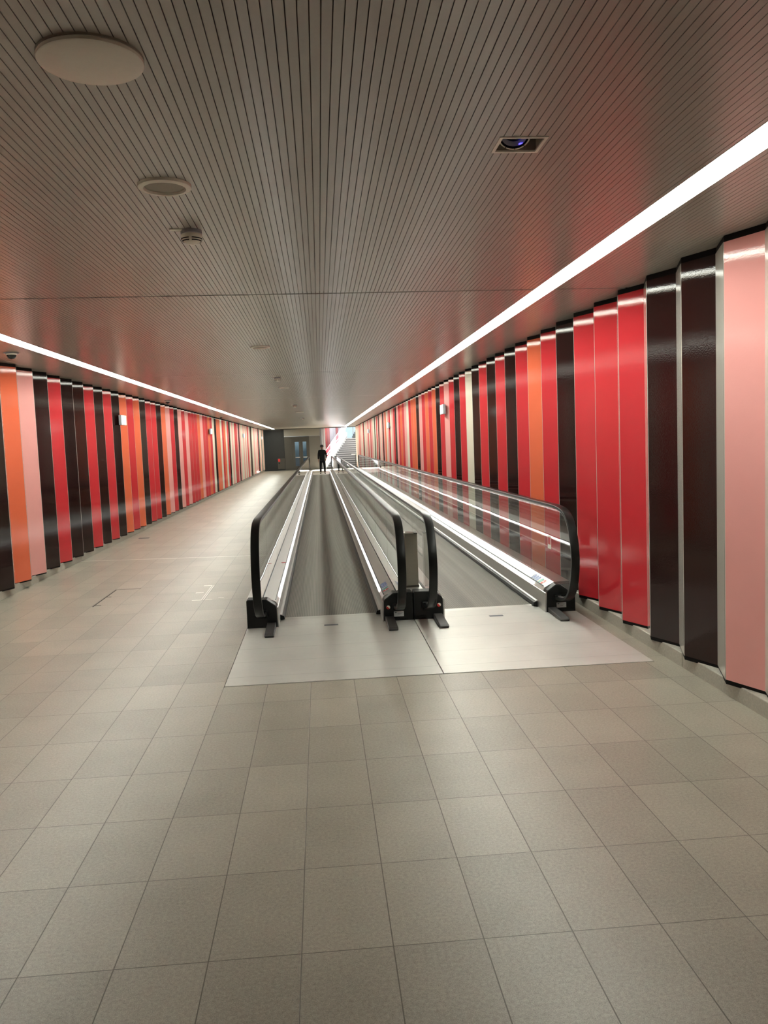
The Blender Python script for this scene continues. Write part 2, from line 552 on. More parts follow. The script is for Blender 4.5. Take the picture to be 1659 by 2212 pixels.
def panel_mesh(sgn, pitch, key):
    run, dep = 0.30, 0.112
    Z0 = 0.132 if sgn > 0 else 0.119
    A, B, C = (0, -0.0015), (sgn*dep, -run), (0, -pitch+0.0015)
    bk = sgn*(dep+0.03)
    E1 = (A[0]+(B[0]-A[0])*0.014, A[1]+(B[1]-A[1])*0.014)      # pale folded edge
    poly = [A, E1, B, C, (bk, C[1]), (bk, A[1])]
    mb = MB()
    n = 6
    vs = [(p[0], p[1], Z0) for p in poly] + [(p[0], p[1], Z1) for p in poly]
    mb.add(vs, [(1,2,n+2,n+1)], 0)
    mb.add(vs, [(0,1,n+1,n), (2,3,n+3,n+2)], 1)
    mb.add(vs, [(3,4,n+4,n+3), (4,5,n+5,n+4), (5,0,n,n+5), (0,1,2,3,4,5), (6,7,8,9,10,11)], 2)
    me = bpy.data.meshes.new('cladding_panel')
    me.from_pydata(mb.v, [], mb.f)
    for m_ in (CM[key][0], M_RETURN, M_BLACKGAP):
        me.materials.append(m_)
    for p, mi in zip(me.polygons, mb.mi):
        p.material_index = mi
    bm = bmesh.new(); bm.from_mesh(me)
    bmesh.ops.remove_doubles(bm, verts=bm.verts, dist=1e-5)
    bmesh.ops.recalc_face_normals(bm, faces=bm.faces)
    bm.to_mesh(me); bm.free()
    return me
def clad_wall(name, sgn, xi, pitch, y0, seq, y_end, k_from):
    """sgn +1: wall on the right, folds recede towards +x"""
    mb = MB()
    dep = 0.112
    n0 = int((y0 - YB)/pitch) + 1
    ks = list(range(-n0, len(seq)))
    pts = []
    for k in reversed(ks):
        y = y0 + pitch*k
        if y > y_end + 0.01:
            continue
        pts += [(xi + sgn*0.006, y), (xi + sgn*(dep+0.006), y-0.30)]
    pts.append((xi + sgn*0.006, pts[-1][1]-pitch+0.30))
    poly = pts + [(xi+sgn*0.30, pts[-1][1]), (xi+sgn*0.30, pts[0][1])]
    mb.prism(poly, 'z', 0.10, ZC+0.012)
    w = struct(mb.build(name, M_BLACKGAP))
    cache = {}
    shown = 0
    for k in ks:
        y = y0 + pitch*k
        if y > y_end + 0.01:
            continue
        key = seq[k] if k >= 0 else NEAR[(-k) % len(NEAR)]
        if key not in cache:
            cache[key] = panel_mesh(sgn, pitch, key)
        o = bpy.data.objects.new('cladding_panel', cache[key])
        COL.objects.link(o)
        o.location = (xi, y, 0)
        o['label'] = CM[key][1]
        o.parent = w
    return w
clad_wall('wall_right', 1, 2.635, 0.634, 5.27, RIGHT, 60.0, 0)
clad_wall('wall_left', -1, -4.0, 0.637, 11.0, LEFT, 61.97, 0)
for name, x0, x1, y1, jts in (('baseboard_right', 2.685, 2.93, 60.0, [6.05, 9.2, 14.3, 22, 30, 40]), ('baseboard_left', -4.30, -4.085, 61.97, [14.35, 18.0, 26, 34, 42, 50])):
    kb = MB()
    ys = [YB] + jts + [y1]
    for a, b in zip(ys[:-1], ys[1:]):
        kb.box(x0, x1, a+0.003, b-0.003, -0.01, 0.109)
    kb.box(x0+0.01, x1-0.01, YB, y1, 0.0, 0.10, 1)
    struct(kb.build(name, [M_CONC, M_JOINT], bevel=0.006))
struct(MB().box(-4.5, 3.1, YB-0.2, YB, -0.1, 3.3).build('wall_back', M_BLACKWALL))
fw_ = MB().box(-4.35, -2.545, 61.95, 62.2, 0.0, ZC+0.25)
fw_.box(-4.0, -2.545, 61.93, 61.96, 0.0, 0.10)
struct(fw_.build('wall_far', M_BLACKWALL))

# ------------------------------------------------------------------ ceiling light lines
for (a, b), nm in zip(STRIPS, ('bright light line set in the ceiling along the right wall', 'bright light line set in the ceiling along the left wall')):
    y0, y1 = 3.0, (60.9 if a > 0 else 60.6)
    t = thing('linear_light', nm, 'ceiling light', ((a+b)/2, 25, ZC), 'light lines in the ceiling')
    rec = 0.011 if a > 0 else 0.005
    h = MB()
    h.box(a, a+0.004, y0, y1, ZC-0.002, ZC+0.06)
    h.box(b-0.004, b, y0, y1, ZC-0.002, ZC+0.06)
    h.box(a, b, y0-0.004, y0, ZC-0.002, ZC+0.06)
    h.box(a, b, y1, y1+0.004, ZC-0.002, ZC+0.06)
    h.build('housing', M_WHITE, t)
    MB().box(a+0.004, b-0.004, y0, y1, ZC+rec, ZC+rec+0.006).build('diffuser', M_LED, t)

# ------------------------------------------------------------------ moving walkways
YF, YR = 8.25, 50.35           # pedestal fronts at the two ends
NEAR_RAIL = [(8.30,.145),(8.06,.165),(7.87,.222),(7.745,.33),(7.675,.48),(7.655,.66),(7.705,.84),(7.815,.985),(7.99,1.06),(8.25,1.084),(8.55,1.085),(8.9,1.085)]
def rail_path(x):
    near = catmull([(x, y, z) for y, z in NEAR_RAIL], 5)
    c = YF + YR
    far = [Vector((p.x, c-p.y, p.z)) for p in reversed(near)]
    return near + [Vector((x, yy, 1.085)) for yy in range(12, 48, 4)] + far
def rounded(w, h, r, n=4):
    out = []
    for cx_, cy_, a0 in ((w-r,h-r,0),(-w+r,h-r,90),(-w+r,-h+r,180),(w-r,-h+r,270)):
        for k in range(n+1):
            a = math.radians(a0+90*k/n)
            out.append((cx_+r*math.cos(a), cy_+r*math.sin(a)))
    return out
RAIL_SEC = rounded(0.040, 0.015, 0.006)
def balustrade(root, c, s, label_side, dr):
    """s = -1 left of the belt centre c, +1 right of it"""
    X = lambda d: c + s*d
    xr = X(dr)
    def P(pts):
        return [(X(a), b) for a, b in pts]
    # inner deck with skirt
    MB().prism(P([(dr-.010,.292),(dr-.030,.283),(0.553,.244),(0.545,.238),(0.528,.208),(0.535,.17),(0.60,.17)]), 'y', YF+0.12, YR-0.12).build('inner_deck', M_ALU, root)
    MB().prism(P([(0.5425,.2365),(0.527,.211),(0.5255,.2118),(0.541,.2373)]), 'y', YF+0.50, YR-0.50).build('skirt_light', M_SKIRTLED, root)
    MB().prism(P([(0.556,.2475),(0.5465,.2405),(0.5445,.2425),(0.5545,.2495)]), 'y', YF+0.17, YR-0.17).build('deck_seam', M_PLASTIC, root)
    MB().prism(P([(0.527,.204),(0.520,.200),(0.520,.0),(0.530,.0),(0.535,.2)]), 'y', YF, YR).build('skirt_panel', M_SKIRT, root)
    MB().prism(P([(dr+.010,.280),(0.835,.280),(0.835,.0),(0.825,.0),(0.825,.268),(dr+.010,.268)]), 'y', YF+0.12, YR-0.12).build('outer_deck', M_ALU, root)
    br = MB().prism(P([(0.520,.012),(0.520,.060),(0.482,.048),(0.474,.016)]), 'y', YF+0.32, YR-0.32, 0)
    br.prism(P([(0.521,.058),(0.521,.070),(0.500,.064),(0.500,.054)]), 'y', YF+0.32, YR-0.32, 1)
    br.build('skirt_brush', [M_PLASTIC, M_ALU], root)
    # handrail and its guide
    path = rail_path(xr)
    MB().sweep(path, RAIL_SEC).build('handrail', M_RUBBER, root, smooth=50)
    gp = []
    for i, p in enumerate(path):
        t = (path[min(i+1, len(path)-1)] - path[max(i-1, 0)]).normalized()
        gp.append(p + t.cross(Vector((1,0,0)))*(-0.024))
    # keep the guide inside of the loop whatever the winding
    cz = Vector((xr, 25, 0.6))
    gp = [p + (Vector((0, 0, -0.026)) if 9.0 < p.y < YR-0.75 else ((Vector((xr, 9.2 if p.y < 25 else YR+YF-9.2, 0.60))-p).normalized()*0.026)) for p in path]
    MB().sweep(gp, [(0.014,0.012),(-0.014,0.012),(-0.014,-0.012),(0.014,-0.012)]).build('handrail_guide', M_ALU, root, smooth=50)
    # glass
    ins = [(p.y, p.z) for p in gp]
    nearc = [(y, z) for y, z in ins if y <= 9.3 and z > 0.19]
    j0, j1 = 9.33, YF+YR-9.33
    poly = [(j0, .27), (8.36, .27), (8.30, .20)] + nearc + [(j0, 1.055)]
    nn = 20
    stp = (j1-j0)/nn
    e = 0.003
    MB().prism([(min(y, j0-e), z) for y, z in poly], 'x', xr-0.005, xr+0.005).build('glass_panel', M_GLASS, root)
    for i in range(nn):
        MB().box(xr-0.005, xr+0.005, j0+stp*i+e, j0+stp*(i+1)-e, .27, 1.056).build('glass_panel', M_GLASS, root)
    MB().prism([(YF+YR-min(y, j0-e), z) for y, z in poly], 'x', xr-0.005, xr+0.005).build('glass_panel', M_GLASS, root)
    # end caps at both ends
    for end in (0, 1):
        fy = (lambda y: y) if end == 0 else (lambda y: YF+YR-y)
        cap = MB().prism(P([(0.535,.012),(0.535,.205),(0.548,.226),(0.63,.286),(0.82,.290),(0.832,.278),(0.832,.012)]), 'y', fy(YF), fy(YF+0.16)).build('end_cap', M_PLASTIC, root, bevel=0.008)
        # collar round the handrail inlet
        MB().prism([(xr+a, b) for a, b in [(-.048,.108),(.048,.108),(.052,.125),(.048,.185),(-.048,.185),(-.052,.125)]], 'y', fy(YF-0.035), fy(YF+0.02)).build('inlet_collar', M_RUBBER, cap, bevel=0.008)
        MB().prism(P([(0.535,-.0),(0.832,-.0),(0.832,.014),(0.535,.014)]), 'y', fy(YF+0.004), fy(YF+0.15)).build('plinth', M_PLASTIC, cap)
        # wedge shaped foot on the landing plate
        MB().prism([(fy(YF+0.01),.002),(fy(YF-0.44),.002),(fy(YF-0.46),.022),(fy(YF-0.43),.034),(fy(YF-0.06),.052),(fy(YF+0.01),.055)], 'x', X(0.545), X(0.635)).build('sensor_foot', M_GREYRUB, cap, bevel=0.006)
        if end == 0 and label_side:
            yy = YF-0.0012
            MB().box(min(X(0.635), X(0.735)), max(X(0.635), X(0.735)), yy-0.001, YF, .045, .098).build('rating_label', M_LABEL, cap)
            xs = min(X(0.635), X(0.735))
            pr_ = MB().box(xs+0.008, xs+0.028, yy-0.0016, YF, .080, .092)
            for q in range(3):
                pr_.box(xs+0.035, xs+0.090-0.012*q, yy-0.0016, YF, .083-.011*q, .0855-.011*q)
            pr_.build('print', M_LBLDK, cap)
    return root
def red_white_disc(root, x, tilt):
    d = MB().lathe([(0.0195, 0), (0.0195, -0.004)], (x, YF, 0.142), 24, 0, 'y')
    d.build('indicator_disc', M_WHITE, root)
    h = MB()
    pts = [(x+0.0195*math.cos(a), 0.142+0.0195*math.sin(a)) for a in [math.radians(135+tilt+180*k/16) for k in range(17)]]
    h.prism(pts, 'y', YF-0.0052, YF-0.0038)
    h.build('red_half', M_REDP, root)
def walkway(c, label, foot_labels, drs):
    root = thing('moving_walkway', label, 'moving walkway', (c, YF, 0), 'moving walkways side by side')
    MB().box(c-0.515, c+0.515, YF+0.40, YR-0.40, -0.05, 0.006).build('pallet_belt', M_BELT, root)
    for end in (0, 1):
        f = (lambda y: y) if end == 0 else (lambda y: YF+YR-y)
        y0, y1 = sorted((f(6.26), f(8.65)))
        if end == 1:
            y1 = 53.19
        x0, x1 = (-0.795, 0.876) if c < 1 else (0.884, 2.545)
        pl = MB().box(x0, x1, y0, y1, -0.05, 0.003)
        pl.build('landing_plate', M_PLATE, root)
        cb = MB().prism([(f(8.58), .003), (f(8.645), .010), (f(8.67), .009), (f(8.67), .003)], 'x', c-0.505, c+0.505)
        cb.build('comb', M_PLATE, root)
        if end == 0:
            mp = MB().box(c-0.07, c+0.07, 8.19, 8.245, .002, .0045)
            mp.build('maker_plate', M_LBLDK, root)
    balustrade(root, c, -1, foot_labels[0], drs[0])
    balustrade(root, c, 1, foot_labels[1], drs[1])
    return root
W1 = walkway(0.04, 'left moving walkway with dark ribbed belt and the man at its far end', (False, True), (0.675, 0.675))
W2 = walkway(1.71, 'right moving walkway beside the red panelled wall', (False, True), (0.700, 0.655))
red_white_disc(W1, 0.620, 0)
red_white_disc(W2, 1.135, 0)
# pictogram labels on the sloping inner decks, small stickers
def deck_label(root, c, s, y0, dark_back):
    """blue figures, then a teal and a red oval, running towards the viewer"""
    def at(d, y, h=0.0015):
        z = .283 + (0.625-d)*(.238-.283)/(0.625-0.542)
        return (c+s*d, y, z+h)
    def patch(d0, d1, y0, y1, h, m, nm):
        MB().add([at(d0,y0,h), at(d1,y0,h), at(d1,y1,h), at(d0,y1,h), at(d0,y0,h-.002), at(d1,y0,h-.002), at(d1,y1,h-.002), at(d0,y1,h-.002)],
                 [(0,1,2,3),(7,6,5,4),(0,4,5,1),(1,5,6,2),(2,6,7,3),(3,7,4,0)]).build(nm, m, root)
    def oval(yc, m, nm, r=0.034, h=0.0028):
        pts = [(0.585+r*0.95*math.cos(a), yc+r*math.sin(a)) for a in [2*math.pi*k/20 for k in range(20)]]
        top = [at(d, y, h) for d, y in pts]
        bot = [at(d, y, h-0.0015) for d, y in pts]
        n = 20
        MB().add(top+bot, [tuple(range(n)), tuple(range(2*n-1, n-1, -1))]+[(i, n+i, n+(i+1) % n, (i+1) % n) for i in range(n)]).build(nm, m, root)
    patch(0.548, 0.620, y0, y0+0.52, 0.0012, M_LABEL if dark_back else M_WHITE, 'deck_label')
    oval(y0+0.06, M_REDP, 'red_symbol')
    patch(0.580, 0.588, y0+0.035, y0+0.085, 0.0036, M_WHITE, 'white_bar')
    oval(y0+0.15, M_TEALP, 'teal_symbol')
    for k in range(3):
        yk = y0+0.27+0.085*k
        oval(yk, M_BLUEP, 'blue_symbol', 0.036)
        patch(0.592, 0.600, yk-0.010, yk+0.008, 0.0036, M_WHITE, 'white_figure')
        patch(0.566, 0.588, yk-0.004, yk+0.004, 0.0036, M_WHITE, 'white_figure')
deck_label(W2, 1.71, 1, 8.50, False)
deck_label(W1, 0.04, 1, 8.52, True)
xg = 1.71+0.655-0.0065
gs = MB().box(xg-0.001, xg+0.002, 8.46, 8.58, .62, .755)
gs.build('glass_sticker', M_WHITE, W2)
MB().box(xg-0.0016, xg+0.001, 8.475, 8.565, .665, .74).build('red_symbol', M_REDP, W2)
MB().box(0.04-0.62, 0.04-0.55, 10.98, 11.0, .262, .2675).build('red_tape', M_REDP, W1)
# slim steel box post on the deck between the inner handrails
cp = thing('control_post', 'slim steel box post standing between the two middle handrails', 'post', (0.905, 8.62, 0.28))
cm_ = MB().box(0.838, 0.972, 8.56, 8.68, .282, .842)
cm_.build('post_body', M_STEELH, cp, bevel=0.003)
MB().box(0.834, 0.976, 8.555, 8.685, .280, .300).build('base_flange', M_STEELD, cp)
MB().box(0.836, 0.936, 8.558, 8.682, .842, .852).build('top_cap', M_ALU, cp)
MB().box(0.936, 0.974, 8.558, 8.682, .840, .847).build('top_slot', M_PLASTIC, cp)

# ------------------------------------------------------------------ ceiling fittings
def round_cover(x, y, r, label, inner=None, drop=0.018):
    t = thing('ceiling_speaker', label, 'speaker', (x, y, ZC), 'round covers along the ceiling')
    if inner is None:
        MB().lathe([(r*1.0, ZC), (r*1.0, ZC-0.006), (r*0.985, ZC-0.007)], (x, y, 0), 48).build('rim', M_GRILLE, t)
        MB().lathe([(r*0.985, ZC-0.006), (r, ZC-0.010), (r*0.99, ZC-drop), (r*0.95, ZC-drop-0.004), (r*0.5, ZC-drop-0.007), (0.001, ZC-drop-0.008)], (x, y, 0), 48).build('cover_disc', M_WHITE, t, smooth=40)
    else:
        prof = [(inner, ZC-0.004), (inner+0.003, ZC-drop), (r*0.93, ZC-drop), (r, ZC-drop+0.005), (r, ZC), (inner, ZC)]
        vs, fs, seg = [], [], 48
        for rr, hh in prof:
            for k in range(seg):
                a = 2*math.pi*k/seg
                vs.append((x+rr*math.cos(a), y+rr*math.sin(a), hh))
        for i in range(len(prof)):
            i2 = (i+1) % len(prof)
            for k in range(seg):
                fs.append((i*seg+k, i*seg+(k+1) % seg, i2*seg+(k+1) % seg, i2*seg+k))
        MB().add(vs, fs).build('rim', M_WHITE, t, smooth=40)
        MB().lathe([(inner, ZC-0.004), (inner*0.98, ZC-0.007), (0.001, ZC-0.009)], (x, y, 0), 48).build('grille', M_GRILLE, t)
    return t
round_cover(-0.655, 2.765, 0.162, 'largest round white ceiling cover, nearest the viewer at upper left')
round_cover(-0.662, 4.055, 0.122, 'round ceiling speaker with pale rim and grey grille', 0.094)
round_cover(-0.665, 10.49, 0.122, 'round ceiling speaker just beyond the first long ceiling joint', 0.094)
round_cover(-0.677, 17.86, 0.118, 'thin round ceiling speaker halfway down the tunnel', 0.09)
round_cover(-0.66, 31.0, 0.155, 'farthest round ceiling cover, a pale bright sliver', None)

def smoke(x, y, label):
    t = thing('smoke_detector', label, 'smoke detector', (x, y, ZC), 'smoke detectors along the ceiling')
    MB().lathe([(0.058, ZC), (0.060, ZC-0.02), (0.056, ZC-0.024)], (x, y, 0), 32).build('base', M_GREYBOX, t, smooth=40)
    hd = MB().lathe([(0.056, ZC-0.022), (0.060, ZC-0.030), (0.058, ZC-0.045), (0.048, ZC-0.062), (0.026, ZC-0.074), (0.010, ZC-0.078), (0.001, ZC-0.079)], (x, y, 0), 32).build('sensor_head', M_WHITE, t, smooth=50)
    sl_ = MB()
    for rr, hh in ((0.0575, -0.047), (0.0515, -0.058)):
        for q in range(4):
            a0 = math.radians(90*q+8)
            pts = [(x+(rr)*math.cos(a0+math.radians(74)*k/8), y+(rr)*math.sin(a0+math.radians(74)*k/8)) for k in range(9)]
            vs = [(px, py, ZC+hh) for px, py in pts] + [(px, py, ZC+hh-0.004) for px, py in pts]
            vs += [(x+(px-x)*0.9, y+(py-y)*0.9, ZC+hh) for px, py in pts] + [(x+(px-x)*0.9, y+(py-y)*0.9, ZC+hh-0.004) for px, py in pts]
            f_ = []
            for k in range(8):
                f_ += [(k, k+1, 9+k+1, 9+k), (18+k, 18+k+1, 27+k+1, 27+k), (k, k+1, 18+k+1, 18+k), (9+k, 9+k+1, 27+k+1, 27+k)]
            vs = [((vx-x)*1.03+x, (vy-y)*1.03+y, vz) for vx, vy, vz in vs]
            sl_.add(vs, f_)
    sl_.build('vent_slots', M_BLACKGAP, hd)
    MB().box(x-0.115, x-0.045, y-0.05, y-0.012, ZC-0.006, ZC-0.001).build('tag_plate', M_WHITE, t)
    return t
smoke(-0.663, 4.88, 'smoke detector nearest the viewer with slotted dome')
smoke(-0.69, 15.2, 'smoke detector beyond the second round speaker')
smoke(-0.674, 25.6, 'smoke detector far down the middle of the ceiling')
smoke(-0.673, 38.2, 'farthest smoke detector, a tiny dot near the lift end')

dl = thing('downlight', 'square recessed downlight with tilted round lamp and blue glint', 'downlight', (0.9, 3.58, ZC))
x0, x1, y0, y1 = DL
fr_ = MB()
w_ = 0.010
for a, b, c, d in ((x0-.004, x1+.004, y0-.004, y0+w_), (x0-.004, x1+.004, y1-w_, y1+.004), (x0-.004, x0+w_, y0+w_, y1-w_), (x1-w_, x1+.004, y0+w_, y1-w_)):
    fr_.box(a, b, c, d, ZC-0.004, ZC+0.003)
fr_.build('frame', M_WHITE, dl)
bx = MB()
bx.box(x0, x0+.004, y0, y1, ZC, ZC+.13).box(x1-.004, x1, y0, y1, ZC, ZC+.13).box(x0, x1, y0, y0+.004, ZC, ZC+.13).box(x0, x1, y1-.004, y1, ZC, ZC+.13).box(x0, x1, y0, y1, ZC+.126, ZC+.13)
bx.build('recess_box', M_GRILLE, dl)
lc = Vector((0.885, 3.60, ZC+0.055))
lm = MB().lathe([(0.066, 0.05), (0.070, 0.0), (0.070, -0.018), (0.062, -0.020), (0.058, -0.012), (0.050, 0.015), (0.02, 0.03), (0.001, 0.03)], (0,0,0), 40).build('lamp_ring', M_WHITE, dl, smooth=40)
lm.location = lc - Vector(dl.location)
lm.rotation_euler = (math.radians(-32), math.radians(10), 0)
nt = MB()
for k in range(10):
    a = 2*math.pi*k/10
    c_, s_ = math.cos(a), math.sin(a)
    p = [(0.0705*c_-0.0015*s_, 0.0705*s_+0.0015*c_), (0.0705*c_+0.0015*s_, 0.0705*s_-0.0015*c_)]
    nt.prism([(p[0][0]*0.9, p[0][1]*0.9), p[0], p[1], (p[1][0]*0.9, p[1][1]*0.9)], 'z', -0.0205, 0.004)
o_ = nt.build('ring_ribs', M_BLACKGAP, lm)
gl_ = MB().lathe([(0.050, 0.010), (0.045, 0.004), (0.001, 0.002)], (0,0,0), 32).build('lens', M_DOME, lm)
lp = []
for r_, h_ in ((0.0628, -0.0206), (0.0565, -0.0135), (0.0560, -0.0145), (0.0622, -0.0214)):
    lp.append([(r_*math.cos(2*math.pi*k/40), r_*math.sin(2*math.pi*k/40), h_) for k in range(40)])
gr = MB()
gr.add(sum(lp, []), [(i*40+k, i*40+(k+1) % 40, ((i+1) % 4)*40+(k+1) % 40, ((i+1) % 4)*40+k) for i in range(4) for k in range(40)])
gr.build('gap_ring', M_BLACKGAP, lm)
for ch in lm.children:
    ch.location = (0, 0, 0)
LEDP = Vector((0.922, 3.632, 3.05))
bl = MB().lathe([(0.001, 0.003), (0.010, 0.002), (0.012, 0.0), (0.010, -0.002), (0.001, -0.003)], tuple(LEDP), 16).build('blue_led', M_BLUELED, dl)


def dome_cam(x, y, label):
    t = thing('dome_camera', label, 'security camera', (x, y, ZC), 'dome cameras by the left wall')
    MB().lathe([(0.088, ZC), (0.090, ZC-0.006), (0.080, ZC-0.012)], (x, y, 0), 32).build('mount_ring', M_GREYBOX, t)
    MB().lathe([(0.058, ZC-0.010), (0.057, ZC-0.028), (0.048, ZC-0.052), (0.030, ZC-0.070), (0.001, ZC-0.078)], (x, y, 0), 32).build('dome', M_DOME, t, smooth=60)
    MB().lathe([(0.064, ZC-0.008), (0.064, ZC-0.022), (0.058, ZC-0.026)], (x, y, 0), 32).build('collar', M_WHITE, t)
dome_cam(-3.60, 10.35, 'dome camera nearest the viewer above the left panels')
dome_cam(-3.70, 21.2, 'second dome camera along the left wall')
dome_cam(-3.74, 32.9, 'third dome camera far along the left wall')

def exit_sign(x, y, z, s, label):
    """s=+1 on the left wall facing right, -1 on the right wall"""
    t = thing('exit_sign', label, 'exit sign', (x, y, z), 'lit exit signs on the walls')
    d = 0.055
    X = lambda q: x + s*q
    MB().box(min(X(0), X(d)), max(X(0), X(d)), y-.21, y+.21, z-.10, z+.10).build('housing', M_GREYBOX, t, bevel=0.004)
    MB().box(min(X(-0.11), X(0.002)), max(X(-0.11), X(0.002)), y-.05, y+.05, z-.03, z+.03).build('wall_bracket', M_GREYBOX, t)
    fc = MB().box(min(X(d), X(d+.003)), max(X(d), X(d+.003)), y-.205, y+.205, z-.095, z+.095).build('sign_face', M_EXITG, t)
    fg = MB()
    def rect(ya, yb, za, zb):
        fg.box(min(X(d+.002), X(d+.005)), max(X(d+.002), X(d+.005)), y+ya, y+yb, z+za, z+zb)
    rect(-.20, -.06, -.088, .088)      # doorway
    rect(-.04, .10, -.022, .022)       # arrow shaft
    fg.prism([(y+.10, z-.06), (y+.165, z), (y+.10, z+.06)], 'x', X(d+.002), X(d+.005))
    fg.build('pictogram', M_EXITW, fc)
    rn = MB()                           # running figure in the doorway
    def seg(a, b, w):
        a, b = Vector(a), Vector(b)
        n = Vector((-(b-a).y, (b-a).x)).normalized()*w
        rn.prism([tuple(q) for q in (a+n+Vector((y, z)), b+n+Vector((y, z)), b-n+Vector((y, z)), a-n+Vector((y, z)))], 'x', X(d+.004), X(d+.0065))
    seg((-.13, .03), (-.125, -.02), .014)
    seg((-.125, -.02), (-.10, -.045), .008); seg((-.10, -.045), (-.105, -.075), .007)
    seg((-.127, -.02), (-.150, -.05), .008); seg((-.150, -.05), (-.178, -.055), .007)
    seg((-.13, .025), (-.155, .0), .006); seg((-.128, .025), (-.098, .01), .006)
    rn.lathe([(0.014, 0), (0.014, s*.0025)], (X(d+.004), y-.128, z+.052), 16, 0, 'x')
    rn.build('running_figure', M_EXITG, fc)
exit_sign(-3.998, 17.45, 2.45, 1, 'lit exit sign nearest the viewer on the left wall, on orange panel')
exit_sign(-3.998, 31.4, 2.44, 1, 'second lit exit sign along the left wall')
exit_sign(-3.998, 44.9, 2.43, 1, 'third lit exit sign along the left wall')
exit_sign(-3.998, 59.0, 2.42, 1, 'farthest lit exit sign on the left wall, beside the dark end wall')
exit_sign(2.633, 17.35, 2.43, -1, 'lit exit sign nearest the viewer on the right wall, on red panel')
exit_sign(2.633, 31.1, 2.42, -1, 'second lit exit sign along the right wall')
exit_sign(2.633, 43.7, 2.40, -1, 'farthest lit exit sign on the right wall, near the stairs')

# ------------------------------------------------------------------ small things let into the floor
jt = MB().add([(-4.08, 14.24, .0015), (-0.85, 13.85, .0015), (-0.85, 13.88, .0015), (-4.08, 14.27, .0015), (-4.08, 14.24, -.003), (-0.85, 13.85, -.003), (-0.85, 13.88, -.003), (-4.08, 14.27, -.003)],
              [(0,1,2,3),(7,6,5,4),(0,4,5,1),(1,5,6,2),(2,6,7,3),(3,7,4,0)])
tag(jt.build('expansion_joint', M_BRIGHT), 'thin bright metal joint strip crossing the floor on the left', 'floor joint')
dr = thing('floor_drain', 'small dark slot drain in the floor by the left wall', 'drain', (-3.72, 17.6, 0))
MB().box(-3.83, -3.61, 17.52, 17.68, -.004, .0018).build('frame', M_LBLDK, dr)
gsl = MB()
for k in range(9):
    gsl.box(-3.82+.023*k, -3.808+.023*k, 17.54, 17.66, .001, .0026)
gsl.build('grate', M_JOINT, dr)
ha = thing('access_hatch', 'large flush floor hatch with dark gap along its left edge', 'floor hatch', (-2.58, 10.5, 0))
MB().box(-2.752, -2.735, 9.93, 11.10, -.003, .0015).build('edge_gap', M_JOINT, ha)
MB().box(-2.735, -2.425, 11.085, 11.098, -.003, .0012).build('edge_gap', M_JOINT, ha)
MB().box(-2.735, -2.66, 9.98, 9.995, -.003, .0015).build('lifting_slot', M_JOINT, ha)
MB().box(-2.735, -2.68, 10.55, 10.565, -.003, .0015).build('lifting_slot', M_JOINT, ha)
hb = thing('hatch_frame', 'bright metal hatch edging in the floor left of the walkway', 'floor hatch', (-1.48, 10.5, 0))
e_ = MB()
e_.box(-1.495, -1.487, 10.0, 11.05, -.003, .002).box(-1.470, -1.462, 10.0, 11.05, -.003, .002)
e_.build('side_strip', M_BRIGHT, hb)
for k, (a, b, c, d) in enumerate(((-1.60, -1.50, 11.03, 11.07), (-1.63, -1.53, 10.50, 10.54), (-1.60, -1.49, 9.98, 10.01), (-1.44, -1.36, 9.99, 10.02), (-1.30, -1.23, 10.06, 10.09))):
    MB().box(a, b, c, d, -.003, .002).build('corner_strip', M_BRIGHT, hb)

# ------------------------------------------------------------------ far end: lift, cabinet, stairs
lift = thing('elevator', 'stainless steel elevator with narrow door windows at the tunnel end', 'elevator', (-1.23, 62, 0))
LY = 62.0
MB().box(-2.54, -2.10, LY-0.06, LY+0.1, 0, 2.455).build('jamb_panel', M_STEELD, lift)
MB().box(-2.54, 0.085, LY-0.07, LY+0.1, 2.47, ZC+0.2).build('header_panel', M_STEELH, lift)
MB().box(-0.715, 0.085, LY-0.06, LY+0.1, 0, 2.455).build('side_panel', M_STEEL, lift)
df = MB().box(-2.10, -2.06, LY-0.05, LY+0.1, 0, 2.42).box(-0.765, -0.715, LY-0.05, LY+0.1, 0, 2.42).box(-2.10, -0.715, LY-0.05, LY+0.1, 2.36, 2.455)
df.build('door_frame', M_STEELD, lift)
MB().box(-2.06, -0.765, LY-0.02, LY+0.05, 2.12, 2.36).build('transom', M_STEELD, lift)
for xa, xb, wa, wb in ((-2.06, -1.415, -1.78, -1.49), (-1.410, -0.765, -1.20, -0.94)):
    lf = MB()
    for a, b, c, d in cut_rects((xa, xb, 0.0, 2.12), [(wa, wb, 0.27, 2.06)]):
        lf.box(a, b, LY-0.02, LY+0.03, c, d)
    leaf = lf.build('door_leaf', M_STEELD, lift)
    MB().box(wa, wb, LY, LY+0.01, 0.27, 2.06).build('window_pane', M_CLEAR, leaf)
    MB().box(wa-0.0, wb+0.06, LY-0.07, LY-0.045, 0.90, 0.945).box(wa+0.02, wa+0.04, LY-0.045, LY, 0.905, 0.94).box(wb, wb+.02, LY-0.045, LY-0.02, 0.905, 0.94).build('handle_bar', M_ALU, leaf)
cab = MB().box(-2.6, 0.05, LY+1.6, LY+1.65, 0, 3.0).box(-2.6, -2.55, LY+0.1, LY+1.6, 0, 3.0).box(0.0, 0.05, LY+.1, LY+1.6, 0, 3.0).box(-2.6, 0.05, LY+.1, LY+1.6, -0.05, 0.0)
cab.build('shaft_lining', M_SHAFT, lift)
hy = thing('hose_cabinet', 'low grey wall cabinet with red sticker left of the elevator', 'cabinet', (-2.81, 61.9, 0.05))
MB().box(-3.08, -2.552, 61.83, 61.95, 0.10, 0.885).build('cabinet_box', M_STEELD, hy, bevel=0.006)
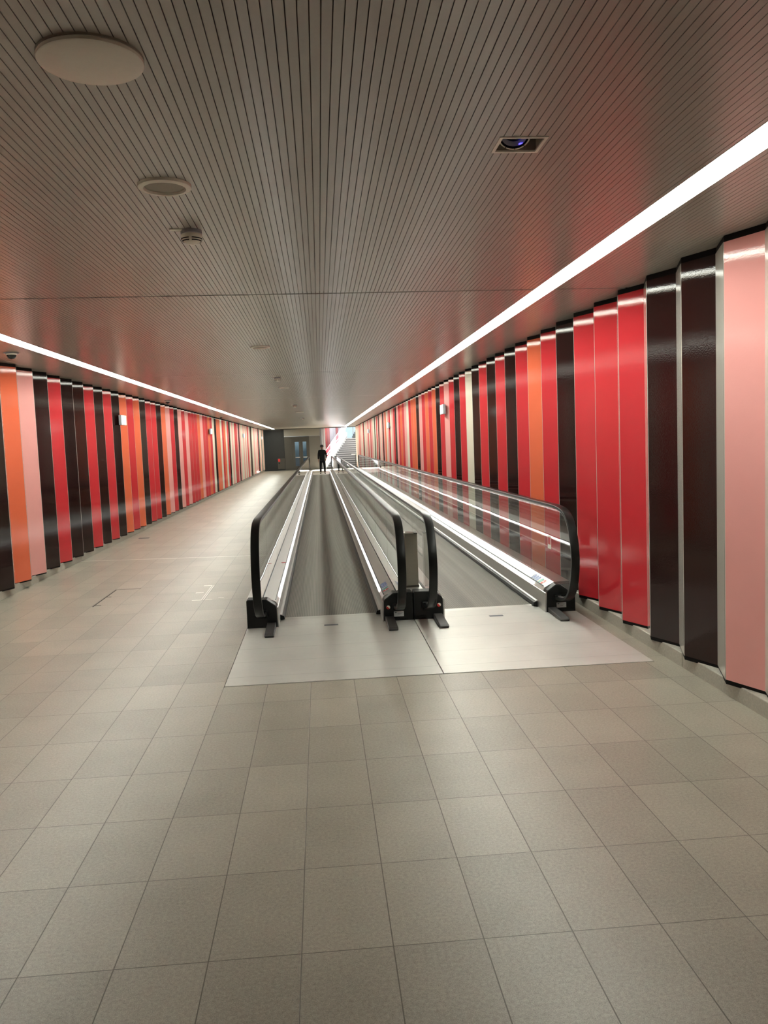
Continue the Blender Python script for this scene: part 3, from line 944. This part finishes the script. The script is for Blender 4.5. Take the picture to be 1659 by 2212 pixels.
MB().box(-3.06, -2.575, 61.815, 61.835, 0.12, 0.865).build('cabinet_door', M_STEELD, hy, bevel=0.004)
MB().box(-3.05, -2.90, 61.808, 61.818, 0.66, 0.86).build('red_sticker', M_REDP, hy)
MB().lathe([(0.05, 0), (0.05, -0.02), (0.03, -0.025)], (-2.98, 61.815, 0.55), 16, 0, 'y').build('round_lock', M_PLASTIC, hy)

# angled stair wall, strip colours darkened to stand for shade, daylight beyond
A, B = Vector((0.36, 61.3)), Vector((2.10, 65.4))
SEQ = [('K', 0, .16), ('M', .16, .27), ('G', .27, .42), ('G', .42, .54), ('M', .54, .66), ('G', .66, .80), ('L', .80, 1.0)]
CM.update({'K': (M_SRED, 'red strip darkened as in shade'), 'M': (M_SMAUVE, 'dull red strip darkened as in shade'), 'G': (M_SGREY, 'white strip greyed as in shade'), 'L': (M_SPINK, 'pink strip darkened as in shade')})
sw = MB()
nrm = Vector(((B-A).y, -(B-A).x)).normalized()
def wall_seg(p, q, z0, z1, th, mi=0, mbx=sw):
    n_ = -Vector(((q-p).y, -(q-p).x)).normalized()*th
    mbx.prism([tuple(p), tuple(q), tuple(q+n_), tuple(p+n_)], 'z', z0, z1, mi)
wall_seg(A + -nrm*0.02, B - nrm*0.02, 0, 5.2, 0.15)
wall_seg(Vector((0.085, 61.92)), A, 0, 5.2, 0.12, 1)
swo = struct(sw.build('wall_stair', [M_GREYBOX, M_GREYBOX]))
for key, u0, u1 in SEQ:
    p, q = A+(B-A)*u0, A+(B-A)*(u1-0.004)
    pm = MB()
    wall_seg(p, q, 0, 5.2, 0.02, 0, pm)
    o = pm.build('cladding_panel', CM[key][0], swo)
    o['label'] = CM[key][1]
st = thing('staircase', 'dark stone staircase climbing to daylight behind the walkways', 'staircase', (2.5, 61.3, 0))
NS, TR, RS = 14, 0.293, 0.155
for i in range(NS):
    y = 61.3+TR*i
    xw = 0.36 + (2.10-0.36)*(y-61.3)/4.1 + 0.02
    z = RS*(i+1)
    y2 = y+TR+0.03 if i < NS-1 else y+7.0
    s_ = MB().box(xw, 3.7, y, y2, 0.0 if i == 0 else RS*i-0.05, z)
    so_ = s_.build('step', M_STEP, st)
    MB().box(xw, 3.7, y-0.015, y+0.045, z-0.022, z+0.004).build('nosing', M_NOSE, so_)
dirw = (B-A).normalized()
sg = MB()
n2 = nrm
def along(u, off, z):
    p = A + (B-A)*u + n2*off
    return (p.x, p.y, z)
slope = RS*NS
vs = [along(0, 0, 0.0), along(1, 0, slope-0.1), along(1, 0, slope+0.50), along(0, 0, 0.5), along(0, .12, 0.0), along(1, .12, slope-0.1), along(1, .12, slope+0.50), along(0, .12, 0.5)]
sg.add(vs, [(0,1,2,3),(7,6,5,4),(0,4,5,1),(1,5,6,2),(2,6,7,3),(3,7,4,0)])
sg.build('stringer', M_PALE, st)
wr = MB().tube([along(0.0, .17, 1.0), along(1.0, .17, slope+1.0)], 0.024)
for u in (0.1, 0.5, 0.9):
    wr.tube([along(u, 0.0, slope*u+0.95), along(u, .17, slope*u+0.98)], 0.01)
wr.build('wall_handrail', M_ALU, st, smooth=60)
hr = thing('stair_handrail', 'short steel handrail post at the foot of the stairs', 'handrail', (2.62, 60.9, 0))
MB().tube([(2.62, 60.9, 0.0), (2.62, 60.9, 1.0)], 0.025).build('post', M_STEELD, hr, smooth=60)
MB().tube([(2.32, 60.9, 1.0), (2.64, 60.9, 1.0)], 0.024).build('rail', M_ALU, hr, smooth=60)
# unseen stairwell walls and roof, added with edges shaped to cut the sun patch
sh = MB()
sh.box(3.7, 3.9, 60.0, 64.2, 0, 2.7)
sh.box(3.7, 3.9, 64.2, 72.5, 0, 4.5)
sh.box(2.93, 3.9, 59.9, 60.05, 0, 5.4)
struct(sh.build('wall_sun_mask', M_WHITE))
rs_ = MB().box(-0.2, 2.65, 61.25, 64.2, 5.2, 5.4).box(-0.2, 3.34, 64.2, 68.5, 5.2, 5.4).box(-4.5, 3.9, 61.22, 61.28, ZC+0.0, 5.4).box(-4.5, 0.0, 61.28, 62.3, ZC+.2, ZC+.3)
struct(rs_.build('ceiling_sun_mask', M_WHITE))
gf = MB()
for xx in (2.15, 2.95, 3.60):
    gf.box(xx, xx+0.05, 72.2, 72.26, 2.17, 4.5)
gf.box(2.1, 3.7, 72.2, 72.26, 4.4, 4.5).box(2.1, 3.7, 72.2, 72.26, 2.17, 2.25)
wdw = struct(gf.build('window_1', M_STEELD))
pp = thing('parapet', 'dark stepped parapet at the top of the stairs against the daylight', 'parapet', (3.3, 70, 2.17))
for k in range(4):
    MB().box(2.78+0.10*k, 3.66, 69.5+0.3*k, 69.8+0.3*k, 2.172, 2.42+0.16*k).build('parapet_step', M_STEP, pp)

# ------------------------------------------------------------------ the man at the far end of the left belt
def skin_body(name, joints, edges, m, parent=None, sub=2, root=0):
    me = bpy.data.meshes.new(name)
    me.from_pydata([j[0] for j in joints], edges, [])
    me.materials.append(m)
    o = bpy.data.objects.new(name, me)
    COL.objects.link(o)
    bm = bmesh.new(); bm.from_mesh(me)
    lay = bm.verts.layers.skin.verify()
    bm.verts.ensure_lookup_table()
    for i, j in enumerate(joints):
        r = j[1]
        bm.verts[i][lay].radius = r if isinstance(r, tuple) else (r, r)
        bm.verts[i][lay].use_root = (i == root)
    bm.to_mesh(me); bm.free()
    sk = o.modifiers.new('skin', 'SKIN')
    sk.use_smooth_shade = True
    ss = o.modifiers.new('subsurf', 'SUBSURF')
    ss.levels = sub; ss.render_levels = sub
    if parent is not None:
        o.parent = parent
    return o
PX, PY = 0.16, 51.1
# body: pelvis, spine, neck, head, arms with hands and fingers, legs with feet (local coordinates, facing -y)
J, E_ = [], []
def jn(p, r, to=None):
    J.append((p, r))
    if to is not None:
        E_.append((to, len(J)-1))
    return len(J)-1
pel = jn((0,0,.93), (.13,.095))
bel = jn((0,-.005,1.10), (.125,.09), pel)
che = jn((0,0,1.30), (.15,.105), bel)
nb = jn((0,.005,1.44), (.075,.065), che)
nk = jn((0,-.012,1.51), (.052,.05), nb)
jaw = jn((0,-.035,1.57), (.062,.07), nk)
mid = jn((0,-.028,1.645), (.072,.088), jaw)
crn = jn((0,-.02,1.72), (.062,.075), mid)
nose = jn((0,-.135,1.628), (.014,.014), mid)
for s in (-1, 1):
    ear = jn((s*.083,-.015,1.635), (.012,.02), mid)
hand_info = []
for s in (-1, 1):
    sh_ = jn((s*.155,.0,1.40), (.062,.06), che)
    if s < 0:
        el = jn((-.225,.02,1.12), (.044,.044), sh_)
        wrst = jn((-.24,-.03,.86), (.030,.026), el)
        pm = jn((-.243,-.045,.785), (.020,.036), wrst)
        fd, td = Vector((-.004,-.02,-1)).normalized(), Vector((0,-1,-.5)).normalized()
        across, inward = Vector((0,1,0)), Vector((1,0,0))
    else:
        el = jn((.25,.04,1.13), (.044,.044), sh_)
        wrst = jn((.225,-.10,.925), (.030,.026), el)
        pm = jn((.200,-.15,.865), (.022,.034), wrst)
        fd, td = Vector((-.35,-.5,-.8)).normalized(), Vector((-.9,-.2,-.2)).normalized()
        across, inward = Vector((.2,.85,-.5)).normalized(), Vector((-1,0,0))
    base = Vector(J[pm][0])
    for k, ln in enumerate((.070, .080, .074, .056)):
        q = base + across*(k-1.5)*.019 + fd*.03
        a = jn(tuple(q), .0095, pm)
        b = jn(tuple(q + fd*ln*.5), .0085, a)
        c2_ = jn(tuple(q + fd*ln*.85 + inward*.018), .0075, b)
    tq = Vector(J[wrst][0]).lerp(base, .6) - across*.025
    a = jn(tuple(tq), .011, pm)
    b = jn(tuple(tq + td*.035 + fd*.02), .0095, a)
    jn(tuple(tq + td*.045 + fd*.05), .008, b)
for s in (-1, 1):
    hp = jn((s*.09,0,.88), (.085,.085), pel)
    kn = jn((s*.115,-.015 if s > 0 else .01,.49), (.055,.058), hp)
    an = jn((s*.125,.03,.09), (.036,.04), kn)
    hl = jn((s*.125,.05,.045), (.034,.034), an)
    to_ = jn((s*.145,-.13,.03), (.036,.024), an)
man = skin_body('person', J, E_, M_SKIN, None, 2, pel)
man.location = (PX, PY, 0.004)
tag(man, 'person in black jacket, dark trousers and hat at the far end of the belt', 'person')
JK, EK = [], []
def jk(p, r, to=None):
    JK.append((p, r))
    if to is not None:
        EK.append((to, len(JK)-1))
    return len(JK)-1
h0 = jk((0,0,.66), (.19,.125))
h1 = jk((0,0,.95), (.185,.125), h0)
h2 = jk((0,0,1.2), (.185,.13), h1)
h3 = jk((0,0,1.38), (.165,.115), h2)
h4 = jk((0,0,1.485), (.085,.08), h3)
for s in (-1, 1):
    a = jk((s*.175,0,1.395), (.088,.085), h3)
    if s < 0:
        b = jk((-.228,.02,1.12), (.062,.062), a); c_ = jk((-.24,-.02,.90), (.048,.048), b)
    else:
        b = jk((.255,.04,1.13), (.062,.062), a); c_ = jk((.23,-.08,.955), (.048,.048), b)
skin_body('jacket', JK, EK, M_COAT, man, 2, h0)
JT, ET = [], []
JT.append(((0,0,.88), (.14,.11)))
for s in (-1, 1):
    n_ = len(JT)
    JT += [((s*.095,0,.80), (.10,.10)), ((s*.118,-.005,.48), (.076,.076)), ((s*.128,.03,.10), (.062,.066))]
    ET += [(0, n_), (n_, n_+1), (n_+1, n_+2)]
skin_body('trousers', JT, ET, M_TROUSER, man, 2, 0)
for s in (-1, 1):
    skin_body('shoe', [((s*.125,.06,.045), (.044,.044)), ((s*.132,-.02,.045), (.044,.042)), ((s*.15,-.16,.032), (.042,.028))], [(0,1),(1,2)], M_SHOE, man, 2, 0)
hat = MB().lathe([(0.001, 1.79), (0.06, 1.785), (0.092, 1.76), (0.100, 1.70), (0.103, 1.675), (0.122, 1.655), (0.120, 1.648), (0.100, 1.662), (0.09, 1.67), (0.001, 1.67)], (0, -.015, 0), 28)
ht = hat.build('hat', M_HAIR, None, smooth=50)
ht.parent = man
ey = MB()
for s in (-1, 1):
    e1 = MB().lathe([(0.010, 0), (0.006, -.006), (0.001, -.007)], (s*.031, -.112, 1.648), 12, 0, 'y')
    eo = e1.build('eye', M_HAIR, None); eo.parent = man
mo = MB().box(-.024, .024, -.108, -.10, 1.578, 1.586).build('mouth', M_REDP, None); mo.parent = man
